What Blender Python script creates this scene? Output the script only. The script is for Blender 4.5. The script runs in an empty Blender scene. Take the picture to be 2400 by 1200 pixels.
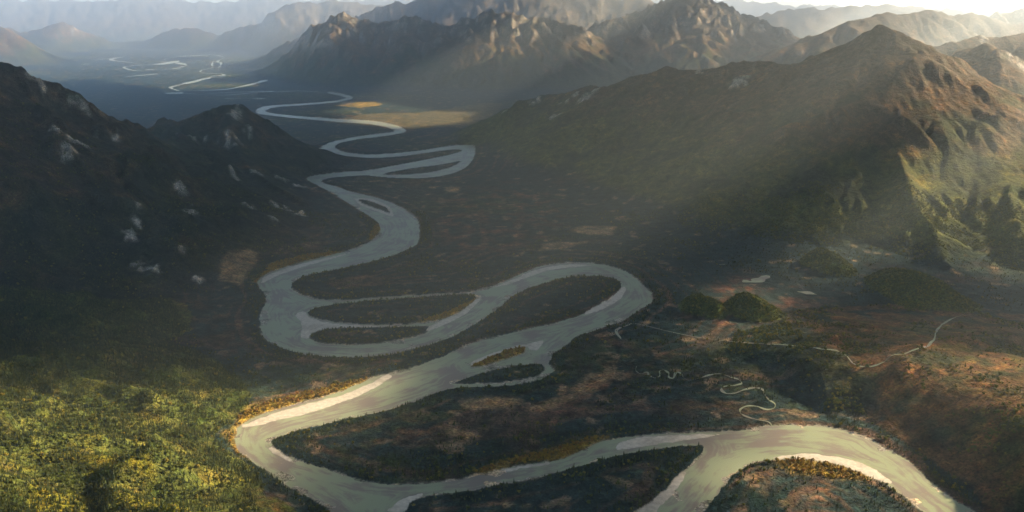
import bpy, math, random
import numpy as np
from mathutils import Vector

# ------------------------------------------------------------------ camera, sky, sun, exposure
scene = bpy.context.scene
W0, H0 = 2400.0, 1200.0                       # traced in photograph pixels
HFOV = math.radians(60.0)
FPX = (W0 / 2) / math.tan(HFOV / 2)
PITCH = math.atan((600 - 25) / FPX)           # eye level a little below the top edge
EYE = np.array([0.0, 0.0, 1000.0])            # metres above the river

cam_data = bpy.data.cameras.new('camera')
cam_data.sensor_width = 36.0
cam_data.angle = HFOV
cam_data.clip_start = 1.0
cam_data.clip_end = 300000.0
cam = bpy.data.objects.new('camera', cam_data)
scene.collection.objects.link(cam)
cam.location = EYE
cam.rotation_euler = (math.pi / 2 - PITCH, 0, 0)
scene.camera = cam

SUN_AZ = math.radians(66.0)                   # clockwise from the view direction (+Y)
SUN_EL = math.radians(25.0)
SUN = np.array([math.sin(SUN_AZ) * math.cos(SUN_EL), math.cos(SUN_AZ) * math.cos(SUN_EL), math.sin(SUN_EL)])

world = bpy.data.worlds.new('World')
scene.world = world
world.use_nodes = True
wn = world.node_tree.nodes
wl = world.node_tree.links
bg = wn['Background']
sky = wn.new('ShaderNodeTexSky')
sky.sky_type = 'NISHITA'
sky.sun_disc = False
sky.sun_elevation = SUN_EL
sky.sun_rotation = SUN_AZ
sky.altitude = 1000
sky.air_density = 1.0
sky.dust_density = 2.0
wl.new(sky.outputs[0], bg.inputs[0])
bg.inputs[1].default_value = 0.15

sd = bpy.data.lights.new('sun', 'SUN')
sd.energy = 5.0
sd.angle = math.radians(1.2)
sd.color = (1.0, 0.81, 0.53)
sun = bpy.data.objects.new('sun', sd)
scene.collection.objects.link(sun)
sun.rotation_euler = Vector(SUN).to_track_quat('Z', 'Y').to_euler()
sun.location = (3000, 1500, 3000)

scene.view_settings.view_transform = 'Standard'
scene.view_settings.look = 'None'
scene.view_settings.gamma = 1.0
scene.view_settings.exposure = 1.98
scene.render.engine = 'CYCLES'
cy = scene.cycles
cy.max_bounces = 4
cy.diffuse_bounces = 2
cy.glossy_bounces = 2
cy.volume_bounces = 0
cy.transparent_max_bounces = 8
cy.use_denoising = True
cy.caustics_reflective = False
cy.caustics_refractive = False

HAZE_DENSITY = 5.2e-5
HAZE_TOP = 1800.0

rng = np.random.default_rng(7)
random.seed(7)

# ------------------------------------------------------------------ projection helpers
cp, sp = math.cos(PITCH), math.sin(PITCH)
def ray(px, py):
    px = np.asarray(px, float); py = np.asarray(py, float)
    u = (px - W0 / 2) / FPX; v = (H0 / 2 - py) / FPX
    return np.stack([u, cp + v * sp, -sp + v * cp], -1)
def at_z(px, py, z=0.0):                      # pixel -> point of the level z
    d = ray(px, py)
    k = (z - EYE[2]) / d[..., 2]
    return EYE + d * k[..., None]
def at_y(px, py, y):                          # pixel -> point at the distance y
    d = ray(px, py)
    return EYE + d * (y / d[..., 1])[..., None]

# ------------------------------------------------------------------ noise
_ga = np.random.default_rng(99).random((512, 512)).astype(np.float32) * 2 * math.pi
_GC = np.cos(_ga).ravel(); _GS = np.sin(_ga).ravel()
def gnoise(x, y, seed=0):
    x0 = np.floor(x); y0 = np.floor(y)
    fx = (x - x0).astype(np.float32); fy = (y - y0).astype(np.float32)
    ix = x0.astype(np.int32) + (seed * 7919) % 100003; iy = y0.astype(np.int32) + (seed * 104729) % 100019
    ux = fx * fx * fx * (fx * (fx * 6 - 15) + 10); uy = fy * fy * fy * (fy * (fy * 6 - 15) + 10)
    i0 = ix & 511; i1 = (ix + 1) & 511; j0 = (iy & 511) * 512; j1 = ((iy + 1) & 511) * 512
    def g(k, i, j): return _GC[k] * (fx - i) + _GS[k] * (fy - j)
    a = g(j0 + i0, 0, 0); b = g(j0 + i1, 1, 0); c = g(j1 + i0, 0, 1); d = g(j1 + i1, 1, 1)
    return 1.45 * ((a + (b - a) * ux) * (1 - uy) + (c + (d - c) * ux) * uy)
def fbm(x, y, scale, octs=5, seed=0, gain=0.5):
    s = np.zeros_like(x); a = 1.0; f = 1.0 / scale; t = 0.0
    for o in range(octs):
        s += a * gnoise(x * f, y * f, seed + 17 * o); t += a
        a *= gain; f *= 2.03
    return s / t
def ridged(x, y, scale, octs=5, seed=0, gain=0.5):
    s = np.zeros_like(x); a = 1.0; f = 1.0 / scale; t = 0.0; w = 1.0
    for o in range(octs):
        n = 1 - np.abs(gnoise(x * f, y * f, seed + 31 * o)) * 1.6
        n = np.clip(n, 0, 1) ** 2 * w
        s += a * n; t += a; w = np.clip(n * 1.8, 0, 1)
        a *= gain; f *= 2.1
    return s / t
def sstep(a, b, x):
    t = np.clip((x - a) / (b - a), 0, 1)
    return t * t * (3 - 2 * t)

# ------------------------------------------------------------------ river outline, traced on the river level
RIGHT_BANK = [(2420,1290),(2290,1200),(2230,1165),(2170,1120),(2140,1085),(2100,1062),(2070,1047),(2040,1025),(2000,1013),(1965,1004),(1930,999),(1880,996),(1820,996),(1770,1001),(1745,1008),(1700,1012),(1640,1012),(1560,1016),(1500,1020),(1430,1030),(1400,1038),(1370,1052),(1330,1072),(1290,1082),(1200,1093),(1130,1110),(1060,1128),(1000,1134),(940,1136),(880,1134),(830,1120),(780,1105),(720,1085),(680,1072),(652,1055),(637,1040),(645,1028),(690,1012),(740,1000),(800,985),(870,970),(930,955),(990,935),(1030,917),(1080,907),(1140,907),(1210,903),(1262,893),(1290,880),(1300,866),(1286,855),(1292,835),(1310,820),(1330,806),(1345,792),(1370,781),(1420,766),(1460,754),(1490,732),(1516,715),(1532,705),(1525,685),(1500,660),(1475,640),(1440,625),(1400,617),(1350,614),(1290,618),(1250,628),(1200,652),(1150,672),(1100,684),(1040,688),(960,692),(880,697),(800,704),(750,702),(705,691),(682,677),(684,665),(700,653),(730,643),(790,632),(870,614),(920,600),(960,583),(980,570),(984,545),(981,515),(965,500),(930,480),(890,465),(850,455),(820,448),(790,438),(760,430),(752,424),(765,418),(800,414),(860,411),(920,417),(1000,418),(1060,408),(1095,392),(1112,368),(1116,342),(1100,339),(1050,342),(980,354),(900,361),(840,362),(800,355),(782,345),(795,335),(840,326),(900,320),(957,309),(940,297),(900,286),(850,281),(780,278),(700,272),(640,266),(618,260),(640,251),(720,246),(790,240),(832,230),(815,222),(770,215)]
LEFT_BANK = [(870,1290),(775,1200),(740,1175),(690,1150),(640,1115),(600,1088),(568,1067),(552,1042),(549,1020),(556,1002),(580,986),(620,968),(680,950),(740,935),(800,918),(850,895),(880,882),(940,868),(1000,850),(1050,830),(1090,810),(1130,797),(1200,780),(1300,757),(1360,740),(1400,720),(1440,697),(1458,680),(1455,660),(1430,650),(1390,647),(1340,648),(1290,660),(1240,675),(1200,695),(1170,720),(1140,745),(1100,767),(1060,790),(1020,805),(960,822),(900,834),(840,838),(760,836),(700,828),(650,812),(620,795),(612,775),(608,740),(614,722),(625,710),(622,692),(607,672),(602,660),(615,645),(660,628),(720,610),(790,595),(840,578),(875,562),(892,543),(890,525),(870,510),(830,485),(790,460),(750,437),(715,420),(730,412),(790,404),(860,400),(930,387),(1000,374),(1060,362),(1088,352),(1060,350),(1000,358),(940,367),(880,371),(800,370),(750,365),(737,360),(750,345),(775,332),(830,321),(880,314),(920,310),(925,305),(900,296),(860,290),(780,285),(700,278),(640,272),(600,266),(598,257),(620,248),(700,243),(780,237),(815,230),(800,225),(765,218)]
ISLANDS = [
 [(716,735),(735,722),(790,712),(880,704),(1000,695),(1090,690),(1122,696),(1110,712),(1080,730),(1040,748),(980,758),(900,761),(800,757),(740,746)],
 [(722,790),(738,777),(770,770),(900,767),(1000,765),(1015,769),(980,788),(900,803),(820,809),(750,805)],
 [(1098,857),(1140,838),(1200,815),(1235,812),(1225,830),(1170,848),(1110,862)],
 [(1065,897),(1120,877),(1200,858),(1270,851),(1280,865),(1258,883),(1200,893),(1120,900),(1075,902)],
 [(940,1300),(950,1195),(956,1177),(1000,1162),(1100,1150),(1200,1132),(1300,1110),(1400,1080),(1500,1058),(1600,1045),(1658,1042),(1640,1067),(1600,1105),(1560,1150),(1520,1182),(1480,1210),(1440,1300)],
 [(1590,1300),(1650,1198),(1690,1150),(1720,1110),(1760,1085),(1800,1078),(1880,1075),(1960,1087),(2020,1110),(2070,1130),(2120,1165),(2170,1205),(2230,1300)],
 [(835,466),(870,470),(914,488),(918,504),(880,490),(842,476)],
 [(890,408),(960,395),(1040,385),(1085,375),(1060,392),(1000,406),(930,411)],
]
BARS = [
 [(560,1002),(600,983),(660,962),(740,942),(810,924),(860,902),(905,878),(920,880),(905,893),(850,925),(780,950),(720,970),(650,985),(600,998)],
 [(1800,1076),(1850,1066),(1900,1062),(1960,1070),(2010,1082),(2060,1105),(2095,1135),(2060,1126),(2000,1100),(1950,1082),(1880,1074)],
 [(1482,1212),(1520,1182),(1560,1150),(1600,1105),(1612,1108),(1585,1150),(1555,1178),(1530,1212)],
 [(690,735),(715,728),(722,742),(760,756),(850,763),(990,763),(900,766),(790,768),(735,776),(722,795),(700,790),(712,765),(700,750)],
 [(1100,850),(1140,832),(1200,812),(1240,806),(1270,797),(1276,800),(1262,820),(1240,822),(1236,811),(1195,818),(1140,842),(1105,858)],
 [(610,668),(618,648),(660,632),(720,614),(790,599),(830,590),(780,606),(700,628),(640,650)],
 [(1150,676),(1200,656),(1250,633),(1290,624),(1350,619),(1400,621),(1350,626),(1290,632),(1240,648),(1200,664)],
 [(1440,1055),(1455,1035),(1500,1024),(1560,1021),(1640,1018),(1700,1018),(1640,1028),(1540,1040),(1480,1052)],
 [(1180,1100),(1280,1084),(1300,1086),(1240,1096),(1190,1105)],
 [(905,1200),(925,1180),(952,1165),(1000,1155),(960,1176),(950,1200)],
 [(638,1046),(660,1065),(690,1080),(670,1078),(640,1060),(628,1050)],
 [(1400,715),(1440,690),(1462,670),(1470,680),(1450,705),(1410,727),(1360,742)],
 [(832,464),(870,464),(915,484),(924,508),(912,506),(880,494),(838,478)],
 [(985,775),(1040,750),(1080,732),(1125,695),(1130,700),(1090,738),(1045,760),(1000,778)],
]
def world_poly(p, z=0.0):
    p = np.array(p, float)
    return at_z(p[:, 0], p[:, 1], z)[:, :2]
def smooth_poly(p, n=2):
    p = np.asarray(p, float)
    for _ in range(n):                        # Chaikin corner cutting
        q = np.roll(p, -1, 0)
        a = p * 0.78 + q * 0.22; b = p * 0.22 + q * 0.78
        p = np.stack([a, b], 1).reshape(-1, p.shape[1])
    return p
river_poly = smooth_poly(world_poly(RIGHT_BANK + LEFT_BANK[::-1]), 1)
island_polys = [smooth_poly(world_poly(p), 1) for p in ISLANDS]
bar_polys = [smooth_poly(world_poly(p), 1) for p in BARS]

def poly_sdf(P, poly, far=600.0):
    """signed distance (negative inside) of the points P to a closed polygon, clipped to +-far"""
    out = np.full(len(P), far)
    lo = poly.min(0) - far; hi = poly.max(0) + far
    sel = np.nonzero((P[:, 0] > lo[0]) & (P[:, 0] < hi[0]) & (P[:, 1] > lo[1]) & (P[:, 1] < hi[1]))[0]
    if not len(sel): return out
    Q = P[sel]
    d2 = np.full(len(Q), far * far)
    inside = np.zeros(len(Q), bool)
    order = np.argsort(Q[:, 1]); ys = Q[order, 1]
    n = len(poly)
    for i in range(n):
        a = poly[i]; b = poly[(i + 1) % n]
        y0, y1 = min(a[1], b[1]), max(a[1], b[1])
        k0, k1 = np.searchsorted(ys, [y0 - far, y1 + far])
        idx = order[k0:k1]
        q = Q[idx]
        e = b - a; L = e @ e + 1e-12
        w = q - a
        t = np.clip((w @ e) / L, 0, 1)
        dx = w[:, 0] - t * e[0]; dy = w[:, 1] - t * e[1]
        d2[idx] = np.minimum(d2[idx], dx * dx + dy * dy)
        if y1 > y0:
            m0, m1 = np.searchsorted(ys, [y0, y1])
            id2 = order[m0:m1]
            q = Q[id2]
            xc = a[0] + (q[:, 1] - a[1]) * (e[0] / e[1])
            inside[id2] ^= q[:, 0] < xc
    d = np.sqrt(d2)
    out[sel] = np.where(inside, -d, d)
    return out

# ------------------------------------------------------------------ height fields on two regular grids
class Field:
    def __init__(s, x0, x1, y0, y1, step):
        s.x0, s.y0, s.st = x0, y0, step
        s.nx = int((x1 - x0) / step) + 1; s.ny = int((y1 - y0) / step) + 1
        s.xs = x0 + np.arange(s.nx) * step; s.ys = y0 + np.arange(s.ny) * step
        s.X, s.Y = np.meshgrid(s.xs, s.ys)
        s.h = np.zeros((s.ny, s.nx)); s.owner = np.zeros((s.ny, s.nx), np.int8)
    def segment(s, A, B, slope, power, owner):
        zm = max(A[2], B[2])
        if zm <= 1: return
        Wd = zm / slope
        i0 = max(0, int((min(A[0], B[0]) - Wd - s.x0) / s.st)); i1 = min(s.nx, int((max(A[0], B[0]) + Wd - s.x0) / s.st) + 2)
        j0 = max(0, int((min(A[1], B[1]) - Wd - s.y0) / s.st)); j1 = min(s.ny, int((max(A[1], B[1]) + Wd - s.y0) / s.st) + 2)
        if i1 <= i0 or j1 <= j0: return
        x = s.X[j0:j1, i0:i1] - A[0]; y = s.Y[j0:j1, i0:i1] - A[1]
        ex, ey = B[0] - A[0], B[1] - A[1]
        L = ex * ex + ey * ey + 1e-9
        t = np.clip((x * ex + y * ey) / L, 0, 1)
        d = np.hypot(x - t * ex, y - t * ey)
        z0 = A[2] + (B[2] - A[2]) * t
        q = np.clip(1 - d * slope / np.maximum(z0, 1), 0, 1)
        h = z0 * q ** power
        cur = s.h[j0:j1, i0:i1]
        k = 0.012 * np.minimum(cur, h) + 1.0    # soft maximum
        df = np.clip(0.5 + 0.5 * (h - cur) / k, 0, 1)
        new = cur + (h - cur) * df + k * df * (1 - df)
        new = np.where(h < 0.5, cur, new)
        own = s.owner[j0:j1, i0:i1]
        own[(h > cur) & (h > 6)] = owner
        s.h[j0:j1, i0:i1] = new
    def sample(s, x, y, a=None):
        a = s.h if a is None else a
        fx = np.clip((x - s.x0) / s.st, 0, s.nx - 1.001); fy = np.clip((y - s.y0) / s.st, 0, s.ny - 1.001)
        i = fx.astype(np.int64); j = fy.astype(np.int64); u = fx - i; v = fy - j
        return (a[j, i] * (1 - u) + a[j, i + 1] * u) * (1 - v) + (a[j + 1, i] * (1 - u) + a[j + 1, i + 1] * u) * v
    def near(s, x, y, a):
        i = np.clip(np.rint((x - s.x0) / s.st), 0, s.nx - 1).astype(int); j = np.clip(np.rint((y - s.y0) / s.st), 0, s.ny - 1).astype(int)
        return a[j, i]
    def erode(s, n, steps, strength, seed, minh=15.0):
        r = np.random.default_rng(seed)
        jj, ii = np.nonzero(s.h > minh)
        if not len(jj): return
        pick = r.integers(0, len(jj), n)
        px = ii[pick] + r.random(n); py = jj[pick] + r.random(n)
        px = np.clip(px, 1, s.nx - 3); py = np.clip(py, 1, s.ny - 3)
        dx = np.zeros(n); dy = np.zeros(n); sed = np.zeros(n); wat = np.ones(n); vel = np.ones(n)
        N = s.nx * s.ny
        for _ in range(steps):
            i = px.astype(int); j = py.astype(int); u = px - i; v = py - j
            h00 = s.h[j, i]; h10 = s.h[j, i + 1]; h01 = s.h[j + 1, i]; h11 = s.h[j + 1, i + 1]
            gx = (h10 - h00) * (1 - v) + (h11 - h01) * v; gy = (h01 - h00) * (1 - u) + (h11 - h10) * u
            hh = (h00 * (1 - u) + h10 * u) * (1 - v) + (h01 * (1 - u) + h11 * u) * v
            dx = dx * 0.25 - gx / s.st * 3; dy = dy * 0.25 - gy / s.st * 3
            l = np.hypot(dx, dy) + 1e-6
            dx /= l; dy /= l
            nx_ = np.clip(px + dx, 1, s.nx - 3); ny_ = np.clip(py + dy, 1, s.ny - 3)
            i2 = nx_.astype(int); j2 = ny_.astype(int); u2 = nx_ - i2; v2 = ny_ - j2
            h2 = (s.h[j2, i2] * (1 - u2) + s.h[j2, i2 + 1] * u2) * (1 - v2) + (s.h[j2 + 1, i2] * (1 - u2) + s.h[j2 + 1, i2 + 1] * u2) * v2
            dh = h2 - hh
            cap = np.maximum(-dh, 0.02) * vel * wat * strength
            dep = np.where(dh > 0, np.minimum(dh, sed), np.where(sed > cap, (sed - cap) * 0.25, -np.minimum((cap - sed) * 0.3, np.maximum(-dh, 0))))
            sed -= dep
            base = j * s.nx + i
            dh_ = np.bincount(np.concatenate([base, base + 1, base + s.nx, base + s.nx + 1]),
                weights=np.concatenate([dep * (1 - u) * (1 - v), dep * u * (1 - v), dep * (1 - u) * v, dep * u * v]), minlength=N)
            s.h += np.clip(dh_, -0.07 * s.st, 0.03 * s.st).reshape(s.ny, s.nx)
            vel = np.sqrt(np.clip(vel * vel - dh / s.st * 1.5, 0.05, 9)); wat *= 0.985
            px, py = nx_, ny_
    def blur(s, n=1):
        for _ in range(n):
            p = np.pad(s.h, 1, mode='edge')
            s.h = (p[1:-1, 1:-1] * 4 + p[:-2, 1:-1] + p[2:, 1:-1] + p[1:-1, :-2] + p[1:-1, 2:]) / 8

NEAR = Field(-5200, 6600, 800, 10400, 12.0)
MID = Field(-8600, 9000, 8000, 19000, 28.0)
FAR = Field(-36000, 36000, -3000, 56000, 80.0)

# owner codes: the landforms the picture shows
VALLEY, LEFT_HILL, KNOB, FORE, PEAK, ROCKY, BACK, FARR, TERRACE, KNOLL, RIGHTHILL = range(11)

def to3(pts):
    out = []
    for p in pts:
        if len(p) == 3: q = at_y(np.array(p[0], float), np.array(p[1], float), np.array(float(p[2])))
        else: q = at_z(np.array(p[0], float), np.array(p[1], float), p[3])
        out.append(np.array([q[0], q[1], q[2]]))
    return out
def ridge(fields, pts, slope, power, owner, spur=0, seed=0, spur_slope=1.25, wiggle=0.06):
    r = random.Random(seed + 1000)
    P = to3(pts)
    # break the crest line up into short uneven pieces
    Q = [P[0]]
    for a, b in zip(P[:-1], P[1:]):
        n = max(1, int(np.hypot(*(b - a)[:2]) / 260))
        for k in range(1, n + 1):
            q = a + (b - a) * k / n
            if k < n:
                q = q + np.array([r.gauss(0, 48), r.gauss(0, 48), -abs(r.gauss(0, wiggle)) * q[2] * 0.5])
            Q.append(q)
    for f in fields:
        for a, b in zip(Q[:-1], Q[1:]): f.segment(a, b, slope, power, owner)
    if spur:
        acc = 0.0
        for a, b in zip(Q[:-1], Q[1:]):
            L = np.hypot(*(b - a)[:2]); acc += L
            if acc < spur * r.uniform(0.7, 1.3): continue
            acc = 0
            t = math.atan2(b[1] - a[1], b[0] - a[0])
            for sgn in (1, -1):
                ang = t + sgn * (math.pi / 2 + r.uniform(-0.45, 0.45))
                z0 = b[2] * r.uniform(0.90, 0.99)
                if z0 < 60: continue
                Ls = z0 / slope * r.uniform(0.65, 0.95)
                n = max(3, int(Ls / 250)); p0 = b.copy(); p0[2] = z0
                prev = p0; aa = ang
                for k in range(1, n + 1):
                    u = k / n
                    aa += r.gauss(0, 0.13)
                    q = np.array([prev[0] + math.cos(aa) * Ls / n, prev[1] + math.sin(aa) * Ls / n, z0 * (1 - u) ** (power * 0.82) * (1 + r.gauss(0, 0.03))])
                    for f in fields: f.segment(prev, q, slope * spur_slope * 1.5, 1.1, owner)
                    if n > 3 and 1 < k < n and q[2] > 80:
                        for s2 in (1, -1):
                            if r.random() < 0.55:
                                a2 = aa + s2 * r.uniform(0.6, 1.0); L2 = q[2] / slope * 0.55
                                e = np.array([q[0] + math.cos(a2) * L2, q[1] + math.sin(a2) * L2, q[2] * 0.25])
                                for f in fields: f.segment(q, e, slope * spur_slope * 2.0, 1.1, owner)
                    prev = q

NF = [NEAR, MID, FAR]
# the pyramid peak on the right, its long crest down to the river and its spurs
ridge(NF, [(1095,306,7500),(1160,272,7350),(1270,212,7200),(1340,205,7050),(1420,196,6850),(1480,167,6700),(1550,157,6500),(1620,156,6350),(1700,146,6200),(1870,141,5900),(1960,97,5700),(2068,58,5500)], 0.46, 1.15, PEAK, 420, 3)
ridge(NF, [(2068,58,5500),(2112,62,5500),(2190,120,5450),(2300,212,5250),(2420,295,4950),(2600,400,4500)], 0.50, 1.15, PEAK, 0, 4)
ridge(NF, [(2068,58,5500),(2095,200,4950),(2105,330,4400),(2130,400,4120),(2138,470,3880),(2200,530,3680),(2195,590,3480),(2262,660,3270),(2250,720,3080)], 0.54, 1.1, PEAK, 330, 5)
ridge(NF, [(2040,80,5480),(1985,250,5000),(1925,380,4500),(1890,480,4100),(1920,560,3780),(1965,600,3620)], 0.62, 1.1, PEAK, 320, 6)
ridge(NF, [(1870,141,5900),(1770,300,5200),(1715,400,4700),(1640,480,4350),(1590,540,4080)], 0.60, 1.1, PEAK, 300, 8)
ridge(NF, [(1550,157,6500),(1500,260,6000),(1440,340,5600),(1400,400,5350)], 0.62, 1.1, PEAK, 300, 9)
ridge(NF, [(2300,212,5250),(2330,330,4600),(2370,470,3900),(2420,560,3500)], 0.55, 1.1, PEAK, 320, 10)
ridge(NF, [(2420,295,4950),(2520,420,4200),(2640,560,3500)], 0.5, 1.1, PEAK, 320, 11)
# low knolls and the terrace at the foot of the peak
ridge(NF, [(1640,690,0,58),(1668,702,0,54)], 0.78, 0.48, KNOLL, 0, 12)
ridge(NF, [(1755,690,0,66),(1785,708,0,60)], 0.72, 0.48, KNOLL, 0, 13)
ridge(NF, [(1930,585,0,70),(1965,605,0,62)], 0.75, 0.5, KNOLL, 0, 14)
ridge(NF, [(2120,620,0,90),(2200,660,0,95),(2235,690,0,60)], 0.65, 0.7, KNOLL, 0, 15)
ridge(NF, [(1560,812,0,14),(1650,806,0,26),(1760,806,0,34),(1880,812,0,40),(1960,826,0,44),(2010,858,0,44),(2080,888,0,48),(2140,935,0,54),(2175,985,0,48),(2150,1045,0,26)], 0.34, 0.85, TERRACE, 0, 16)
ridge(NF, [(2120,905,0,46),(2300,900,0,95),(2500,880,0,160),(2800,860,0,260)], 0.16, 1.0, TERRACE, 0, 17)
ridge(NF, [(2240,1010,0,40),(2400,1030,0,75),(2700,1040,0,140)], 0.22, 1.0, TERRACE, 0, 18)
# left side: the long dark hill, the knob beside the river, the wooded rise in the foreground
ridge(NF, [(-420,-20,3700),(-200,60,4100),(0,138,4400),(60,182,4550),(110,222,4700),(200,262,4950),(270,292,5200),(330,314,5450),(385,318,5700)], 0.62, 1.15, LEFT_HILL, 380, 20)
ridge(NF, [(0,138,4400),(40,240,4050),(110,330,3750),(200,430,3580),(300,520,3420)], 0.52, 1.1, LEFT_HILL, 320, 21)
ridge(NF, [(-200,60,4100),(-180,260,3500),(-120,430,3150),(0,560,3000)], 0.5, 1.1, LEFT_HILL, 320, 22)
ridge(NF, [(385,318,5700),(430,256,5900),(480,238,5950),(530,234,6000),(562,246,6050),(600,284,6150),(640,318,6300)], 0.50, 1.1, KNOB, 300, 23)
ridge(NF, [(530,234,6000),(548,310,5450),(585,385,5000),(650,430,4750),(700,462,4580)], 0.52, 1.05, KNOB, 300, 24)
ridge(NF, [(440,262,5850),(420,340,5250),(430,420,4700),(480,490,4350),(540,560,4020)], 0.55, 1.05, KNOB, 300, 25)
ridge(NF, [(-520,560,2500),(-250,650,2550),(0,692,2600),(170,704,2680),(300,738,2680),(400,790,2620)], 0.30, 1.0, FORE, 300, 26)
ridge(NF, [(-420,760,1800),(-200,820,1900),(0,895,1900),(250,928,1960),(400,925,2040),(500,925,2120),(535,960,2080)], 0.34, 0.95, FORE, 260, 27)
ridge(NF, [(-250,1060,1420),(0,1020,1600),(200,1040,1640),(340,1060,1650)], 0.40, 0.9, FORE, 220, 28)
ridge(NF, [(-160,1130,1440),(60,1180,1450),(160,1172,1480),(300,1180,1480),(420,1172,1500),(540,1172,1520),(580,1190,1510)], 0.45, 0.75, FORE, 0, 29)
# the rocky mountain in the middle distance
ridge(NF, [(545,182,14900),(600,152,14700),(660,112,14500),(700,72,14300),(780,25,14200),(830,32,14300),(880,38,14300),(960,42,14200),(1060,44,14000),(1110,32,13900),(1170,18,13800),(1215,30,13700),(1270,30,13700),(1330,44,13800),(1400,72,14000),(1470,110,14200),(1540,150,14300)], 0.44, 1.2, ROCKY, 620, 30)
ridge(NF, [(1170,18,13800),(1168,90,13250),(1150,150,12700),(1130,215,12250)], 0.60, 1.1, ROCKY, 400, 31)
ridge(NF, [(1060,44,14000),(1010,120,13300),(960,180,12700)], 0.55, 1.1, ROCKY, 400, 32)
ridge(NF, [(1330,44,13800),(1380,110,13200),(1430,165,12600)], 0.55, 1.1, ROCKY, 400, 33)
ridge(NF, [(1250,30,13700),(1265,100,13100),(1280,180,12400)], 0.60, 1.1, ROCKY, 400, 34)
ridge(NF, [(780,25,14200),(770,95,13500),(740,165,12900)], 0.55, 1.1, ROCKY, 400, 35)
# ranges behind
FF = [NEAR, MID, FAR]
ridge(FF, [(800,70,19000),(880,20,19000),(930,-4,19000),(1000,-10,19300),(1100,-30,19500),(1230,-40,19500),(1340,-20,19500),(1420,-10,19500),(1500,-14,19500)], 0.34, 1.2, BACK, 800, 40)
ridge(FF, [(1380,60,14500),(1440,36,14600),(1500,20,14800),(1560,-2,15000),(1620,-25,15200),(1680,5,15500),(1740,35,15800),(1800,75,16000)], 0.36, 1.2, BACK, 700, 41)
ridge(FF, [(1620,-25,15200),(1660,60,14000),(1680,100,13200)], 0.45, 1.1, BACK, 500, 42)
ridge(FF, [(1500,20,14800),(1510,80,13800),(1530,130,13000)], 0.45, 1.1, BACK, 500, 42)
ridge(FF, [(1700,160,11200),(1790,128,11500),(1870,100,11700),(1990,42,12100),(2080,28,12500),(2130,32,12600),(2178,19,12700),(2230,32,12700),(2300,30,12800),(2360,50,12900),(2440,40,13100),(2560,20,13400)], 0.40, 1.2, RIGHTHILL, 600, 43)
ridge(FF, [(2150,118,7600),(2220,100,7700),(2290,84,7900),(2400,68,8100),(2560,60,8400)], 0.42, 1.2, RIGHTHILL, 500, 44)
ridge(FF, [(2190,150,6700),(2250,118,6600),(2312,94,6500),(2360,120,6500),(2420,150,6500),(2560,170,6500)], 0.55, 1.15, RIGHTHILL, 360, 45)
ridge(FF, [(1700,60,21000),(1850,14,22000),(1990,4,23000),(2140,8,24000),(2300,26,24000),(2420,20,24000),(2600,0,24000)], 0.32, 1.2, FARR, 1100, 46)
ridge(FF, [(2290,60,14500),(2340,28,14500),(2400,18,14500),(2500,25,14500)], 0.36, 1.2, FARR, 700, 47)
ridge(FF, [(-200,10,24000),(60,72,23500),(150,40,23800),(240,15,24000),(330,0,24200),(390,22,24500),(450,62,24800),(480,85,24900)], 0.45, 1.2, BACK, 700, 48)
ridge(FF, [(-500,-60,19000),(-200,0,18500),(-40,40,18000),(60,90,17800)], 0.45, 1.2, BACK, 700, 49)
ridge(FF, [(560,95,24000),(620,50,24000),(700,0,24500),(780,-6,25000),(880,0,25500)], 0.32, 1.2, FARR, 1000, 50)
ridge(FF, [(-400,-5,33000),(0,-12,34000),(200,-4,34500),(330,-14,35000),(420,-8,36000),(520,0,36000),(620,-12,36000),(760,-4,36000),(1000,-12,36000),(1400,-12,36000),(1700,-6,36000),(1900,8,36000),(2100,14,36000),(2400,16,36000),(2800,10,36000)], 0.30, 1.2, FARR, 1600, 51)
ridge(FF, [(470,110,18500),(500,98,18500),(540,104,18500)], 0.25, 0.9, BACK, 0, 52)
ridge(FF, [(640,128,20500),(700,112,20800),(760,100,21000)], 0.25, 1.0, BACK, 0, 53)

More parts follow.
